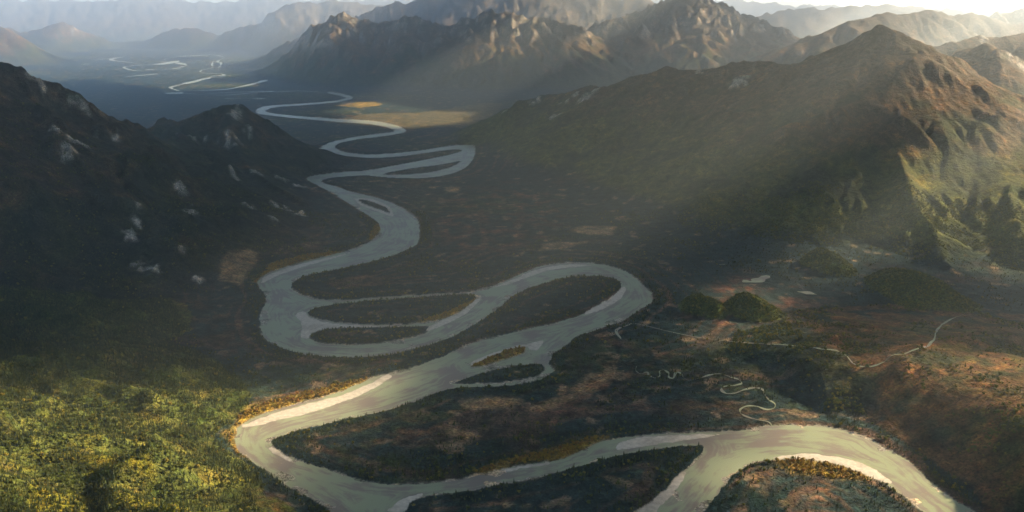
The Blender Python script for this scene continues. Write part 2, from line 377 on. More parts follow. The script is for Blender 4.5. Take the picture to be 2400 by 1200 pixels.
# relief finer than the crest lines, then running water
for f, sc_, er in ((NEAR, 1.0, (170000, 46)), (MID, 1.5, (90000, 46)), (FAR, 2.6, (40000, 36))):
    wx = fbm(f.X, f.Y, 700 * sc_, 3, 5) * 150 * sc_; wy = fbm(f.X, f.Y, 700 * sc_, 3, 9) * 150 * sc_
    rel = sstep(4, 260, f.h)
    smooth_ = np.isin(f.owner, (PEAK, LEFT_HILL, KNOB, RIGHTHILL))
    amp = np.where(np.isin(f.owner, (LEFT_HILL, KNOB)), 125.0, np.where(smooth_, 62.0, 110.0))
    f.h += rel * ((ridged(f.X + wx, f.Y + wy, 560 * sc_, 6, 11, 0.55) - 0.5) * amp + fbm(f.X + wx, f.Y + wy, 200 * sc_, 5, 13) * 14)
    f.h += np.where(f.owner == FORE, sstep(6, 40, f.h), 0) * (ridged(f.X * 0.55 + f.Y * 0.35 + wx * 0.3, f.Y * 0.8 - f.X * 0.3 + wy * 0.3, 190, 4, 15) - 0.4) * 46
    rocky = np.isin(f.owner, (ROCKY, BACK, FARR))
    f.h += np.where(rocky, sstep(250, 800, f.h), 0) * (ridged(f.X + wx * 0.6, f.Y + wy * 0.6, 330 * max(1, sc_ * 0.7), 4, 61, 0.6) - 0.45) * 105
    f.h = np.maximum(f.h, 0)
    lowl = np.where(np.isin(f.owner, (PEAK, KNOLL)), sstep(10, 60, f.h) * sstep(420, 120, f.h), 0)
    f.h += lowl * (fbm(f.X + wx * .3, f.Y + wy * .3, 130, 4, 63) * 26)
    for k in range(3): f.erode(er[0] // (k + 1), er[1] // (1 + k // 2), 2.2, 21 + k)
    f.h = np.maximum(f.h, 0)
    f.h += np.where(rocky, sstep(350, 800, f.h), 0) * (ridged(f.X, f.Y, 150 * sc_, 3, 65) - 0.45) * 30
    if f is NEAR: f.blur(1)
def _edge(f, x, y): return np.minimum(np.minimum(x - f.xs[0], f.xs[-1] - x), np.minimum(y - f.ys[0], f.ys[-1] - y))
def raw_height(x, y):
    h = FAR.sample(x, y)
    for f in (MID, NEAR):
        h = h + (f.sample(x, y) - h) * sstep(0, 500, _edge(f, x, y))
    return h
def owner_at(x, y):
    o = FAR.near(x, y, FAR.owner)
    for f in (MID, NEAR): o = np.where(_edge(f, x, y) > 250, f.near(x, y, f.owner), o)
    return o

def river_sdf(P, far=420.0):
    s = poly_sdf(P, river_poly, far)
    for ip in island_polys: s = np.maximum(s, -poly_sdf(P, ip, far))
    return s
def bar_sdf(P):
    s = np.full(len(P), 60.0)
    for bp in bar_polys: s = np.minimum(s, poly_sdf(P, bp, 60.0))
    return s
PLAIN = world_poly([(640,690),(700,640),(900,595),(1000,565),(990,500),(800,440),(770,425),(1116,350),(1180,460),(1440,600),(1560,690),(1620,800),(1760,985),(2000,985),(2250,1160),(2330,1260),(820,1260),(640,1080),(575,1020),(640,985),(900,890),(640,830),(625,760)])
FARPLAIN = world_poly([(150,165),(190,120),(300,112),(430,116),(560,116),(600,128),(540,165),(640,186),(720,206),(860,218),(900,245),(600,262),(400,245),(280,205)])
CORR = world_poly([(1440,800),(1620,815),(1800,860),(1900,930),(1960,990),(1300,1010),(1100,960),(1300,880)])
def full_height(x, y, want=False):
    P = np.stack([x, y], -1)
    s = river_sdf(P)
    r = np.hypot(x, y)
    wob = fbm(x, y, 46.0, 4, 71, 0.6) * 9.0 * sstep(9000, 2500, r)
    s2 = s + wob
    hills = raw_height(x, y)
    level = np.minimum(sstep(-20, 260, poly_sdf(P, PLAIN, 300.0)), sstep(-10, 60, poly_sdf(P, CORR, 80.0)))
    hills = hills * np.where(owner_at(x, y) == KNOLL, 1.0, level)
    hills = hills * sstep(-100, 850, poly_sdf(P, FARPLAIN, 900.0))
    floor = 2.2 + 1.2 * fbm(x, y, 180.0, 4, 73) + 5 * np.clip(fbm(x, y, 900.0, 3, 75), 0, 1) * sstep(60, 300, s) * sstep(13000, 7000, r)
    floor = np.where(r > 9000, 1.0, floor)
    z = floor + hills
    cap = np.where(s2 < 10, 0.22 * s2, 2.2 + 0.30 * (s2 - 10) + 0.0016 * np.maximum(s2 - 10, 0) ** 2)
    z = z + (np.minimum(z, cap) - z) * sstep(415, 260, s)
    z = np.where(s2 < 0, np.maximum(-3, 0.22 * s2), z)
    b = bar_sdf(P) + fbm(x, y, 34.0, 4, 77, 0.6) * 9.0
    bar = np.where(b < 0, np.minimum(0.7, -b * 0.09), -b * 0.09)
    z = np.where(s2 < 3, np.maximum(z, np.maximum(bar, -3)), z)
    sh = fbm(x, y, 95.0, 5, 79, 0.6) + 0.35 * fbm(x, y, 420.0, 3, 80)
    shoal = 1.6 * (sh - 0.07 - np.maximum(-s2, 0) / 95.0)
    z = np.where((s2 < 0) & (s2 > -60), np.maximum(z, np.clip(shoal, -3, 0.5)), z)
    if want: return z, s2, b, hills
    return z

def march(px, py):
    """where the sight line through a photograph pixel first meets the land"""
    d = ray(np.asarray(px, float), np.asarray(py, float))
    d = d / np.linalg.norm(d, axis=-1, keepdims=True)
    n = d.shape[0]
    t = np.full(n, 900.0); hit = np.zeros(n, bool)
    for _ in range(700):
        p = EYE + d * t[:, None]
        g = p[:, 2] - raw_height(p[:, 0], p[:, 1])
        hit |= g < 1.0
        t = np.where(hit, t, t + np.clip(g * 0.7, 4.0, 120.0))
        if hit.all() or t.min() > 40000: break
    return EYE + d * np.minimum(t, 40000)[:, None]

# ------------------------------------------------------------------ pale crags on the hills
OUTCROPS = [(150,352,26,13),(178,332,18,18),(130,305,16,5),(222,318,9,6),(262,318,18,8),(300,553,22,13),(318,528,9,20),(325,500,8,12),(650,485,24,20),(695,500,24,20),(640,512,14,10),
            (545,404,26,10),(600,406,16,10),(665,420,20,10),(705,438,20,9),(582,486,14,14),(440,495,20,24),(425,440,14,10),(460,322,22,10),(410,318,7,6),(405,338,5,4),(537,328,24,14),(585,300,16,10),(555,268,14,22),
            (415,580,16,8),(350,630,30,14),(310,620,20,8),(470,655,14,10),(1255,235,16,10),(1340,230,30,9),(1375,228,20,14),(1390,215,16,10),(1300,275,20,8),(1185,262,10,8),(1735,190,30,16),(1650,165,20,8),(1080,225,14,9),(905,205,20,8),(790,155,16,8),(770,100,30,8),(1165,105,14,28),(1198,100,14,34),(1210,125,10,14),(1228,60,14,10),(1150,65,12,16),(1195,20,10,12),(1330,70,14,26),(1350,105,10,16),(1390,120,14,10),(1100,145,8,20),(2310,100,14,20),(2390,155,20,12),(180,240,26,8),(90,190,30,8)]
oc = np.array(OUTCROPS, float)
OP = march(oc[:, 0], oc[:, 1])
rock_mask = np.zeros_like(NEAR.h)
for (px, py, rx, ry), P in zip(OUTCROPS, OP):
    D = np.linalg.norm(P - EYE)
    R1 = max(rx * D / FPX, 14); R2 = max(ry * D / FPX * 1.6, 14); R = max(R1, R2) * 1.6
    i0 = max(0, int((P[0] - R - NEAR.x0) / NEAR.st)); i1 = min(NEAR.nx, int((P[0] + R - NEAR.x0) / NEAR.st) + 2)
    j0 = max(0, int((P[1] - R - NEAR.y0) / NEAR.st)); j1 = min(NEAR.ny, int((P[1] + R - NEAR.y0) / NEAR.st) + 2)
    if i1 <= i0 or j1 <= j0: continue
    x = NEAR.X[j0:j1, i0:i1]; y = NEAR.Y[j0:j1, i0:i1]
    q = np.hypot((x - P[0]) / R1, (y - P[1]) / R2) + fbm(x, y, R * 0.4, 5, 81, 0.7) * 1.25
    rock_mask[j0:j1, i0:i1] = np.maximum(rock_mask[j0:j1, i0:i1], sstep(1.0, 0.6, q) * sstep(0.12, 0.34, ridged(x, y, 70, 3, 84)))
NEAR.h += rock_mask * (ridged(NEAR.X, NEAR.Y, 55, 3, 83) * 26 - 3)

# ------------------------------------------------------------------ the land as one polar sheet of quads, then split by landform
th_f = np.radians(np.arange(-37.5, 37.5001, 0.0725))
th_c = np.radians(np.arange(40.0, 320.1, 4.0))
th = np.concatenate([th_f, th_c])
rr = [0.5, 150, 400, 700, 950]
r = 1120.0
while r < 50000:
    rr.append(r); r *= 1.0042 if r < 17000 else 1.009
rr.append(50000.0)
rr = np.array(rr)
NT, NR = len(th), len(rr)
TT, RR = np.meshgrid(th, rr)
VX = (np.sin(TT) * RR).ravel(); VY = (np.cos(TT) * RR).ravel()
VZ, S2, BSD, HILLS = full_height(VX, VY, True)
OWN = owner_at(VX, VY); OWN = np.where(HILLS < 7, VALLEY, OWN)
a = np.arange(NR - 1)[:, None] * NT + np.arange(NT)[None, :]
b = np.arange(NR - 1)[:, None] * NT + (np.arange(NT)[None, :] + 1) % NT
QUADS = np.stack([a, b, b + NT, a + NT], -1).reshape(-1, 4)
# vertex normals of the whole sheet, so that the cut lines do not show
def sheet_normals():
    G = np.stack([VX, VY, VZ], -1)
    n = np.zeros_like(G)
    e1 = G[QUADS[:, 2]] - G[QUADS[:, 0]]; e2 = G[QUADS[:, 3]] - G[QUADS[:, 1]]
    fn = np.cross(e1, e2)
    fn /= np.linalg.norm(fn, axis=1, keepdims=True) + 1e-9
    for k in range(4):
        for c in range(3): n[:, c] += np.bincount(QUADS[:, k], weights=fn[:, c], minlength=len(G))
    n /= np.linalg.norm(n, axis=1, keepdims=True) + 1e-9
    if n[:, 2].mean() < 0: n = -n
    return n
VN = sheet_normals()

# land cover (albedo of what grows or lies there, plus painted sun gold)
PATCHES = [
 ('sunlit_gold', [(90,1165),(160,1160),(300,1172),(420,1160),(560,1156),(595,1185),(600,1240),(80,1240)]), ('sunlit_gold', [(180,1075),(300,1080),(350,1110),(230,1115)]),  # brighter gold painted on the crest to imitate low sun there
 ('tan', [(1085,948),(1140,935),(1200,933),(1218,942),(1180,950),(1110,957)]), ('tan', [(1350,912),(1380,885),(1435,868),(1440,875),(1410,900),(1362,920)]),
 ('tan', [(1245,957),(1290,940),(1335,928),(1330,938),(1270,960)]), ('red', [(1455,985),(1490,940),(1540,918),(1570,925),(1545,960),(1490,987)]),
 ('tan', [(1040,1003),(1070,1006),(1110,1020),(1060,1017)]), ('tan', [(1265,587),(1290,570),(1370,567),(1330,578)]), ('brown', [(1160,562),(1180,548),(1240,543),(1230,556),(1180,570)]),
 ('tan', [(1335,540),(1370,530),(1440,532),(1430,550),(1380,550)]), ('tan', [(520,662),(530,630),(580,608),(605,610),(590,630),(560,667)]), ('brown', [(610,582),(650,555),(720,538),(780,533),(720,556),(640,582)]),
 ('tan', [(1045,438),(1072,438),(1072,450),(1048,450)]), ('gold', [(790,247),(830,240),(885,237),(892,245),(845,252)]), ('plain', [(760,287),(850,267),(1000,262),(1150,240),(1180,245),(1130,285),(1080,297),(960,302)]),
 ('red', [(1560,740),(1620,700),(1700,640),(1800,640),(1900,680),(2000,690),(1950,720),(1850,740),(1830,770),(1700,790)]), ('red', [(1440,800),(1560,830),(1580,870),(1460,900),(1360,980),(1200,990),(1300,930)]),
 ('brown', [(380,700),(560,690),(600,760),(590,830),(520,850),(440,780)]), ('red', [(580,1150),(650,1140),(720,1180),(760,1230),(600,1240)]), ('red', [(900,1060),(760,1020),(700,1030),(830,990),(960,965),(1050,1000),(1000,1060)]),
 ('red', [(1000,470),(1150,440),(1300,450),(1350,520),(1200,600),(1050,600),(1010,560)]), ('brown', [(1560,960),(1700,900),(1790,960),(1900,960),(1990,1010),(1700,985)]),
 ('gold', [(1200,1082),(1290,1074),(1380,1045),(1420,1025),(1390,1025),(1310,1052),(1180,1085),(1120,1105)]), ('gold', [(1830,1082),(1900,1080),(1960,1092),(2030,1120),(1950,1118),(1860,1100)]),
 ('gold', [(1125,698),(1115,712),(1080,730),(1020,752),(980,756),(1060,728)]), ('gold', [(560,996),(580,984),(680,946),(800,914),(860,888),(800,900),(680,930),(600,955),(565,980)]),
 ('gold', [(870,560),(895,540),(888,525),(878,535),(870,548)]), ('gold', [(600,660),(660,625),(720,606),(800,590),(720,600),(640,622)]), ('gold', [(548,1022),(556,1045),(572,1068),(560,1060),(545,1035),(543,1020)]),
 ('red', [(1130,800),(1200,740),(1280,720),(1240,760)]), ('gold', [(1100,857),(1140,838),(1200,815),(1235,812),(1225,830),(1170,848)]),
]
COL = {'sunlit_gold': (0.22, 0.185, 0.02), 'plain': (0.125, 0.098, 0.046), 'tan': (0.30,0.19,0.095), 'red': (0.140,0.058,0.034), 'brown': (0.105,0.062,0.032), 'gold': (0.30,0.19,0.035)}
def mixc(A, B, w): return A + (np.asarray(B) - A) * w[:, None]
def cover(x, y, z, nz, s2, b, own, hills):
    P = np.stack([x, y], -1)
    n1 = fbm(x, y, 340, 5, 101, 0.6); n2 = fbm(x, y, 120, 5, 103, 0.6); n3 = fbm(x, y, 1300, 4, 105); n4 = fbm(x, y, 60, 4, 107, 0.6)
    C = np.tile(np.array([0.020, 0.036, 0.034]), (len(x), 1))
    # old channels of the river: bands that follow its banks
    sc = gnoise(s2 / 26 + n1 * 1.3, x / 900 + y / 1400, 109)
    band = sstep(0.05, 0.5, sc + n2 * 0.5) * sstep(415, 250, s2) * (s2 > 0)
    C = mixc(C, (0.125, 0.072, 0.046), 0.7 * band)
    C = mixc(C, (0.088, 0.048, 0.030), 0.6 * sstep(0.14, 0.42, n1 + 0.35 * n2))
    C = mixc(C, (0.055, 0.066, 0.020), 0.7 * sstep(0.10, 0.45, n3 + 0.5 * n4))
    fl = fbm(x, y, 85, 3, 111, 0.5)
    C = mixc(C, (0.24, 0.16, 0.095), 0.62 * sstep(0.27, 0.44, fl + 0.25 * n3 + 0.2 * n4) * (s2 > 25))
    C = mixc(C, (0.018, 0.026, 0.024), 0.7 * sstep(0.22, 0.42, -fl) )
    # hills
    hill = sstep(8, 60, hills)
    slope = 1 - nz
    H = np.tile(np.array([0.050, 0.054, 0.021]), (len(x), 1))
    H = mixc(H, (0.105, 0.066, 0.032), sstep(-0.15, 0.35, n1 + 0.4 * n2 + (hills - 260) / 700))
    H = mixc(H, (0.030, 0.036, 0.022), 0.8 * sstep(0.0, 0.4, n3 * 1.2 - n1 * 0.5 + n4 * 0.4 - (hills - 150) / 900))
    H = mixc(H, (0.092, 0.076, 0.060), 0.85 * sstep(450, 900, hills + n1 * 250))
    H = mixc(H, (0.24, 0.20, 0.16), sstep(0.22, 0.36, slope + n4 * 0.10 + n2 * 0.06) * sstep(300, 620, hills + n2 * 160) * np.where(np.isin(own, (PEAK, LEFT_HILL, KNOB)), 0.25, 1))
    H = mixc(H, (0.088, 0.092, 0.018), 0.85 * (own == PEAK) * sstep(420, 200, hills + n2 * 120) * sstep(-0.35, 0.2, n1 + 0.4 * n4))
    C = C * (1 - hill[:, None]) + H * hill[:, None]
    # left hills carry a darker heath, the foreground rise young spruce and moss
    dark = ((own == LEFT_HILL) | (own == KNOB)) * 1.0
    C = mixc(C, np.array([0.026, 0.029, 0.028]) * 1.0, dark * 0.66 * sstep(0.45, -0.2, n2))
    fore = (own == FORE) * 1.0
    F = mixc(np.tile(np.array([0.070, 0.082, 0.020]), (len(x), 1)), (0.100, 0.090, 0.023), sstep(-0.05, 0.45, n2 + n4 * 0.5))
    C = C * (1 - fore[:, None]) + F * fore[:, None]
    kn = (own == KNOLL) * 1.0
    C = mixc(C, (0.085, 0.100, 0.016), kn * 0.9)
    tr = (own == TERRACE) * sstep(860, 980, x + n2 * 60)
    C = mixc(C, (0.145, 0.072, 0.030), tr * 0.85 * sstep(-0.35, 0.15, n2 + 0.4 * n4))
    C = mixc(C, (0.085, 0.078, 0.018), tr * 0.8 * sstep(0.12, 0.40, n1 * 0.7 + n4 * 0.6))
    far = np.hypot(x, y) < 11000
    for k, p in PATCHES:
        d = poly_sdf(P, world_poly(p, 105.0 if k == 'sunlit_gold' else 3.0), 160.0)
        big = k in ('red', 'brown')
        m = sstep(40, -30, d + (n4 * 60 + n2 * 80) * 1.8) * 0.6 * sstep(-0.15, 0.3, n2 + n4 * 0.6) if big else sstep(24, -4, d + ((n4 * 34 + n2 * 40) * 0.6 if k not in ('gold', 'plain') else n4 * 25 + n2 * 40 + n1 * 110 * (y > 6000))) * 0.9
        m = m * (0.55 + 0.45 * sstep(-0.3, 0.3, n4 + n2)) * (s2 > -2) * np.where(own == KNOLL, 0.1, 1)
        C = mixc(C, COL[k], m)
    # bare crags, gravel by the water, river bed
    ex = np.minimum(np.minimum(x - NEAR.xs[0], NEAR.xs[-1] - x), np.minimum(y - NEAR.ys[0], NEAR.ys[-1] - y))
    rk = np.where(ex > 20, NEAR.sample(x, y, rock_mask), 0)
    C = mixc(C, (0.38, 0.345, 0.305), np.clip(rk * 1.3 * sstep(-0.5, 0.1, n4 + 0.3), 0, 1))
    C = mixc(C, (0.34, 0.29, 0.22), sstep(4.5, 2.0, s2 + n4 * 4) * (np.hypot(x, y) < 9000) * 0.85 * sstep(-0.05, 0.35, n1 + n2))
    C = mixc(C, np.array([0.30, 0.265, 0.215]), sstep(0, -2, s2) * 1.0)
    bar = sstep(2.5, -1.5, b) * (s2 < 8)
    C = mixc(C, np.array([0.50, 0.44, 0.36]), bar)
    C = mixc(C, np.array([0.33, 0.275, 0.21]), bar * 0.6 * sstep(0.05, 0.4, n2 + n4))
    return np.clip(C, 0.005, 0.7)
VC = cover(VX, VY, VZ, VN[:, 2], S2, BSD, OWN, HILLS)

# ------------------------------------------------------------------ materials
def new_mat(name):
    m = bpy.data.materials.new(name); m.use_nodes = True
    nt = m.node_tree
    return m, nt.nodes, nt.links, nt.nodes['Principled BSDF']
def noise_node(N, L, co, scale, detail=4, rough=0.6):
    t = N.new('ShaderNodeTexNoise'); t.inputs['Scale'].default_value = scale; t.inputs['Detail'].default_value = detail; t.inputs['Roughness'].default_value = rough
    L.new(co, t.inputs['Vector']); return t.outputs['Fac']
def maprange(N, L, v, a, b, c, d):
    t = N.new('ShaderNodeMapRange'); L.new(v, t.inputs[0])
    for i, q in enumerate((a, b, c, d)): t.inputs[i + 1].default_value = q
    return t.outputs[0]
def land_material(name, rough_relief=1.0):
    m, N, L, B = new_mat(name)
    at = N.new('ShaderNodeAttribute'); at.attribute_name = 'cover'
    tc = N.new('ShaderNodeTexCoord')
    co = tc.outputs['Object']
    f1 = noise_node(N, L, co, 0.16, 3, 0.7)       # single bushes
    f2 = noise_node(N, L, co, 0.030, 5, 0.65)     # thickets
    mp = N.new('ShaderNodeMath'); mp.operation = 'MULTIPLY'
    L.new(maprange(N, L, f1, 0.30, 0.70, 0.30, 1.75), mp.inputs[0]); L.new(maprange(N, L, f2, 0.32, 0.68, 0.45, 1.6), mp.inputs[1])
    sc = N.new('ShaderNodeVectorMath'); sc.operation = 'SCALE'
    L.new(at.outputs['Color'], sc.inputs[0]); L.new(mp.outputs[0], sc.inputs['Scale'])
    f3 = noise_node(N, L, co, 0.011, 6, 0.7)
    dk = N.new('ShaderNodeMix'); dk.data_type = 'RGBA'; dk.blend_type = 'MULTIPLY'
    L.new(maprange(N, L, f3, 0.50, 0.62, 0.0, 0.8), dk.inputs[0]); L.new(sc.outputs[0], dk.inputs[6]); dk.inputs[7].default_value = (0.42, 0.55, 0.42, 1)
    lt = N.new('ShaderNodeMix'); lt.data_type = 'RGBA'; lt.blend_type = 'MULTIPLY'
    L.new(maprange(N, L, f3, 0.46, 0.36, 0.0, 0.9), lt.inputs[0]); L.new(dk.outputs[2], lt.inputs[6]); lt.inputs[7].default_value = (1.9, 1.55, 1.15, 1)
    hs = N.new('ShaderNodeHueSaturation')
    L.new(lt.outputs[2], hs.inputs['Color'])
    L.new(maprange(N, L, noise_node(N, L, co, 0.055, 4, 0.7), 0.3, 0.7, 0.475, 0.525), hs.inputs['Hue'])
    L.new(hs.outputs[0], B.inputs['Base Color'])
    B.inputs['Roughness'].default_value = 0.95
    B.inputs['Specular IOR Level'].default_value = 0.05
    bp = N.new('ShaderNodeBump'); bp.inputs['Strength'].default_value = 0.9; bp.inputs['Distance'].default_value = 7.0 * rough_relief
    L.new(f1, bp.inputs['Height'])
    b2 = N.new('ShaderNodeBump'); b2.inputs['Strength'].default_value = 0.8; b2.inputs['Distance'].default_value = 22.0 * rough_relief
    L.new(f2, b2.inputs['Height']); L.new(bp.outputs[0], b2.inputs['Normal'])
    L.new(b2.outputs[0], B.inputs['Normal'])
    return m
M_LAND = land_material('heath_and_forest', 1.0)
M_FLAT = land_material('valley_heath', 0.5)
def bar_material():
    m, N, L, B = new_mat('river_gravel')
    at = N.new('ShaderNodeAttribute'); at.attribute_name = 'cover'
    tc = N.new('ShaderNodeTexCoord'); co = tc.outputs['Object']
    f = noise_node(N, L, co, 0.09, 5, 0.7)
    sc = N.new('ShaderNodeVectorMath'); sc.operation = 'SCALE'
    L.new(at.outputs['Color'], sc.inputs[0]); L.new(maprange(N, L, f, 0.3, 0.7, 0.75, 1.25), sc.inputs['Scale'])
    L.new(sc.outputs[0], B.inputs['Base Color']); B.inputs['Roughness'].default_value = 0.9
    bp = N.new('ShaderNodeBump'); bp.inputs['Strength'].default_value = 0.3; bp.inputs['Distance'].default_value = 0.6
    L.new(f, bp.inputs['Height']); L.new(bp.outputs[0], B.inputs['Normal'])
    return m
M_BAR = bar_material()
def water_material():
    m, N, L, B = new_mat('silty_water')
    tc = N.new('ShaderNodeTexCoord'); co = tc.outputs['Object']
    cr = N.new('ShaderNodeValToRGB')
    el = cr.color_ramp.elements
    el[0].position = 0.44; el[0].color = (0.215, 0.180, 0.150, 1)
    el[1].position = 0.53; el[1].color = (0.275, 0.298, 0.190, 1)
    at = N.new('ShaderNodeAttribute'); at.attribute_name = 'cover'
    sx = N.new('ShaderNodeSeparateXYZ'); L.new(co, sx.inputs[0])
    cx = N.new('ShaderNodeCombineXYZ')
    for src, k, dst in ((at.outputs['Fac'], 0.085, 0), (sx.outputs[0], 0.0075, 1), (sx.outputs[1], 0.0075, 2)):
        mm = N.new('ShaderNodeMath'); mm.operation = 'MULTIPLY'; mm.inputs[1].default_value = k; L.new(src, mm.inputs[0]); L.new(mm.outputs[0], cx.inputs[dst])
    mixn = N.new('ShaderNodeMath'); mixn.operation = 'MULTIPLY_ADD'; mixn.inputs[1].default_value = 0.5
    half = N.new('ShaderNodeMath'); half.operation = 'MULTIPLY'; half.inputs[1].default_value = 0.5
    L.new(noise_node(N, L, co, 0.010, 5, 0.6), half.inputs[0])
    L.new(noise_node(N, L, cx.outputs[0], 1.0, 4, 0.6), mixn.inputs[0]); L.new(half.outputs[0], mixn.inputs[2])
    L.new(mixn.outputs[0], cr.inputs[0])
    L.new(cr.outputs[0], B.inputs['Base Color'])
    B.inputs['Roughness'].default_value = 0.45
    B.inputs['Specular IOR Level'].default_value = 0.2
    B.inputs['IOR'].default_value = 1.33
    bp = N.new('ShaderNodeBump'); bp.inputs['Strength'].default_value = 0.15; bp.inputs['Distance'].default_value = 0.5
    L.new(noise_node(N, L, co, 0.25, 3, 0.6), bp.inputs['Height']); L.new(bp.outputs[0], B.inputs['Normal'])
    return m
M_WATER = water_material()

# ------------------------------------------------------------------ mesh building
def quick_mesh(name, V, F, mats, cover_=None, normals=None, smooth=True):
    me = bpy.data.meshes.new(name)
    k = F.shape[1]
    me.vertices.add(len(V)); me.vertices.foreach_set('co', np.ascontiguousarray(V, np.float32).ravel())
    me.loops.add(F.size); me.loops.foreach_set('vertex_index', np.ascontiguousarray(F, np.int32).ravel())
    me.polygons.add(len(F)); me.polygons.foreach_set('loop_start', np.arange(0, F.size, k, dtype=np.int32))
    try: me.polygons.foreach_set('loop_total', np.full(len(F), k, np.int32))
    except Exception: pass
    me.polygons.foreach_set('use_smooth', np.full(len(F), smooth))
    me.update(calc_edges=True)
    if cover_ is not None:
        at = me.attributes.new('cover', 'FLOAT_COLOR', 'POINT')
        at.data.foreach_set('color', np.concatenate([cover_, np.ones((len(V), 1))], 1).astype(np.float32).ravel())
    for m in mats: me.materials.append(m)
    if normals is not None: me.normals_split_custom_set_from_vertices(normals.astype(np.float32))
    return me
def link(name, data, **props):
    o = bpy.data.objects.new(name, data); scene.collection.objects.link(o)
    for k, v in props.items(): o[k] = v
    return o
def sub_sheet(faces, z=None):
    u, inv = np.unique(faces, return_inverse=True)
    V = np.stack([VX[u], VY[u], VZ[u] if z is None else np.full(len(u), z)], -1)
    return u, V, inv.reshape(-1, 4)

GEO = np.stack([VX, VY, VZ], -1)
# which landform each face belongs to (majority of its corners)
fo = OWN[QUADS]
FCAT = np.sort(fo, 1)[:, 2].astype(int)
fb = (BSD[QUADS] < 0).sum(1) >= 2
fs = S2[QUADS].mean(1)
isbar = fb & (fs < 6) & (VZ[QUADS].max(1) > 0)
FCAT[isbar] = 100
LANDFORMS = {
 VALLEY: ('valley_floor', 'dark heath and spruce covered valley floor crossed by the winding river'),
 LEFT_HILL: ('long_dark_hill', 'long dark heath hill with pale crags, falling towards the river from the picture edge'),
 KNOB: ('crag_dotted_knob', 'dark rounded knob dotted with pale crags beside the river narrows'),
 FORE: ('wooded_rise', 'sunlit spruce covered rise with gullies beside the bright river bend'),
 PEAK: ('pyramid_peak', 'broad brown pyramid peak with long crest and green spurs'),
 ROCKY: ('rocky_mountain', 'jagged rocky mountain with pale gullied faces beyond the river plain'),
 BACK: ('hazy_mountains', 'hazy blue mountains behind the jagged rocky mountain'),
 FARR: ('distant_mountains', 'pale distant mountain ranges fading into haze at the skyline'),
 TERRACE: ('heath_terrace', 'orange heath terrace with wooded edge above the near river bend'),
 KNOLL: ('bushy_knolls', 'small rounded green knolls at the foot of the pyramid peak'),
 RIGHTHILL: ('brown_side_ridges', 'brown side ridges behind the pyramid peak under bright haze'),
}
for code, (nm, lab) in LANDFORMS.items():
    f = QUADS[FCAT == code]
    if not len(f): continue
    u, V, F = sub_sheet(f)
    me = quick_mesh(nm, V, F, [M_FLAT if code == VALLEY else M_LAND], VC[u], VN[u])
    link(nm, me, kind='structure', label=lab)
# gravel bars, one object each
bf = QUADS[isbar]
if len(bf):
    cx = VX[bf].mean(1); cy_ = VY[bf].mean(1)
    best = np.full(len(bf), 1e9); which = np.zeros(len(bf), int)
    for i, bp_ in enumerate(bar_polys):
        d = poly_sdf(np.stack([cx, cy_], -1), bp_, 300.0)
        w = d < best; best[w] = d[w]; which[w] = i
    BAR_LABELS = ['long golden gravel bar on the inside of the sunlit bend', 'bright pale gravel bar at the edge of the lower island', 'pale gravel bar along the slanting edge of the big bottom island', 'grey gravel bar around the islands in the lower loop', 'pale gravel spit by the small golden island', 'pale gravel strip under the dark bank above the lobe', 'thin gravel strip along the top of the big loop', 'pale gravel bar where the near channel parts', 'thin white gravel strip along the near channel', 'gravel tip of the big bottom island', 'small white gravel tip of the dark lobe', 'gravel strip inside the end of the big loop', 'gravel rim of the small island in the wide upper bend', 'gravel edge on the slanting side of the loop island']
    for i in range(len(bar_polys)):
        f = bf[which == i]
        if not len(f): continue
        u, V, F = sub_sheet(f)
        link('gravel_bar', quick_mesh('gravel_bar', V, F, [M_BAR], VC[u], VN[u]), kind='structure', label=BAR_LABELS[i])
# the river
rc = RR.ravel()
wf = QUADS[(S2[QUADS] - rc[QUADS] * 0.004).min(1) < 8]
wf = wf[rc[wf].max(1) < 14000]
u, V, F = sub_sheet(wf, 0.0)
link('river', quick_mesh('river', V, F, [M_WATER], np.repeat(-S2[u][:, None], 3, 1)), kind='structure', label='silty grey green river winding through the valley')

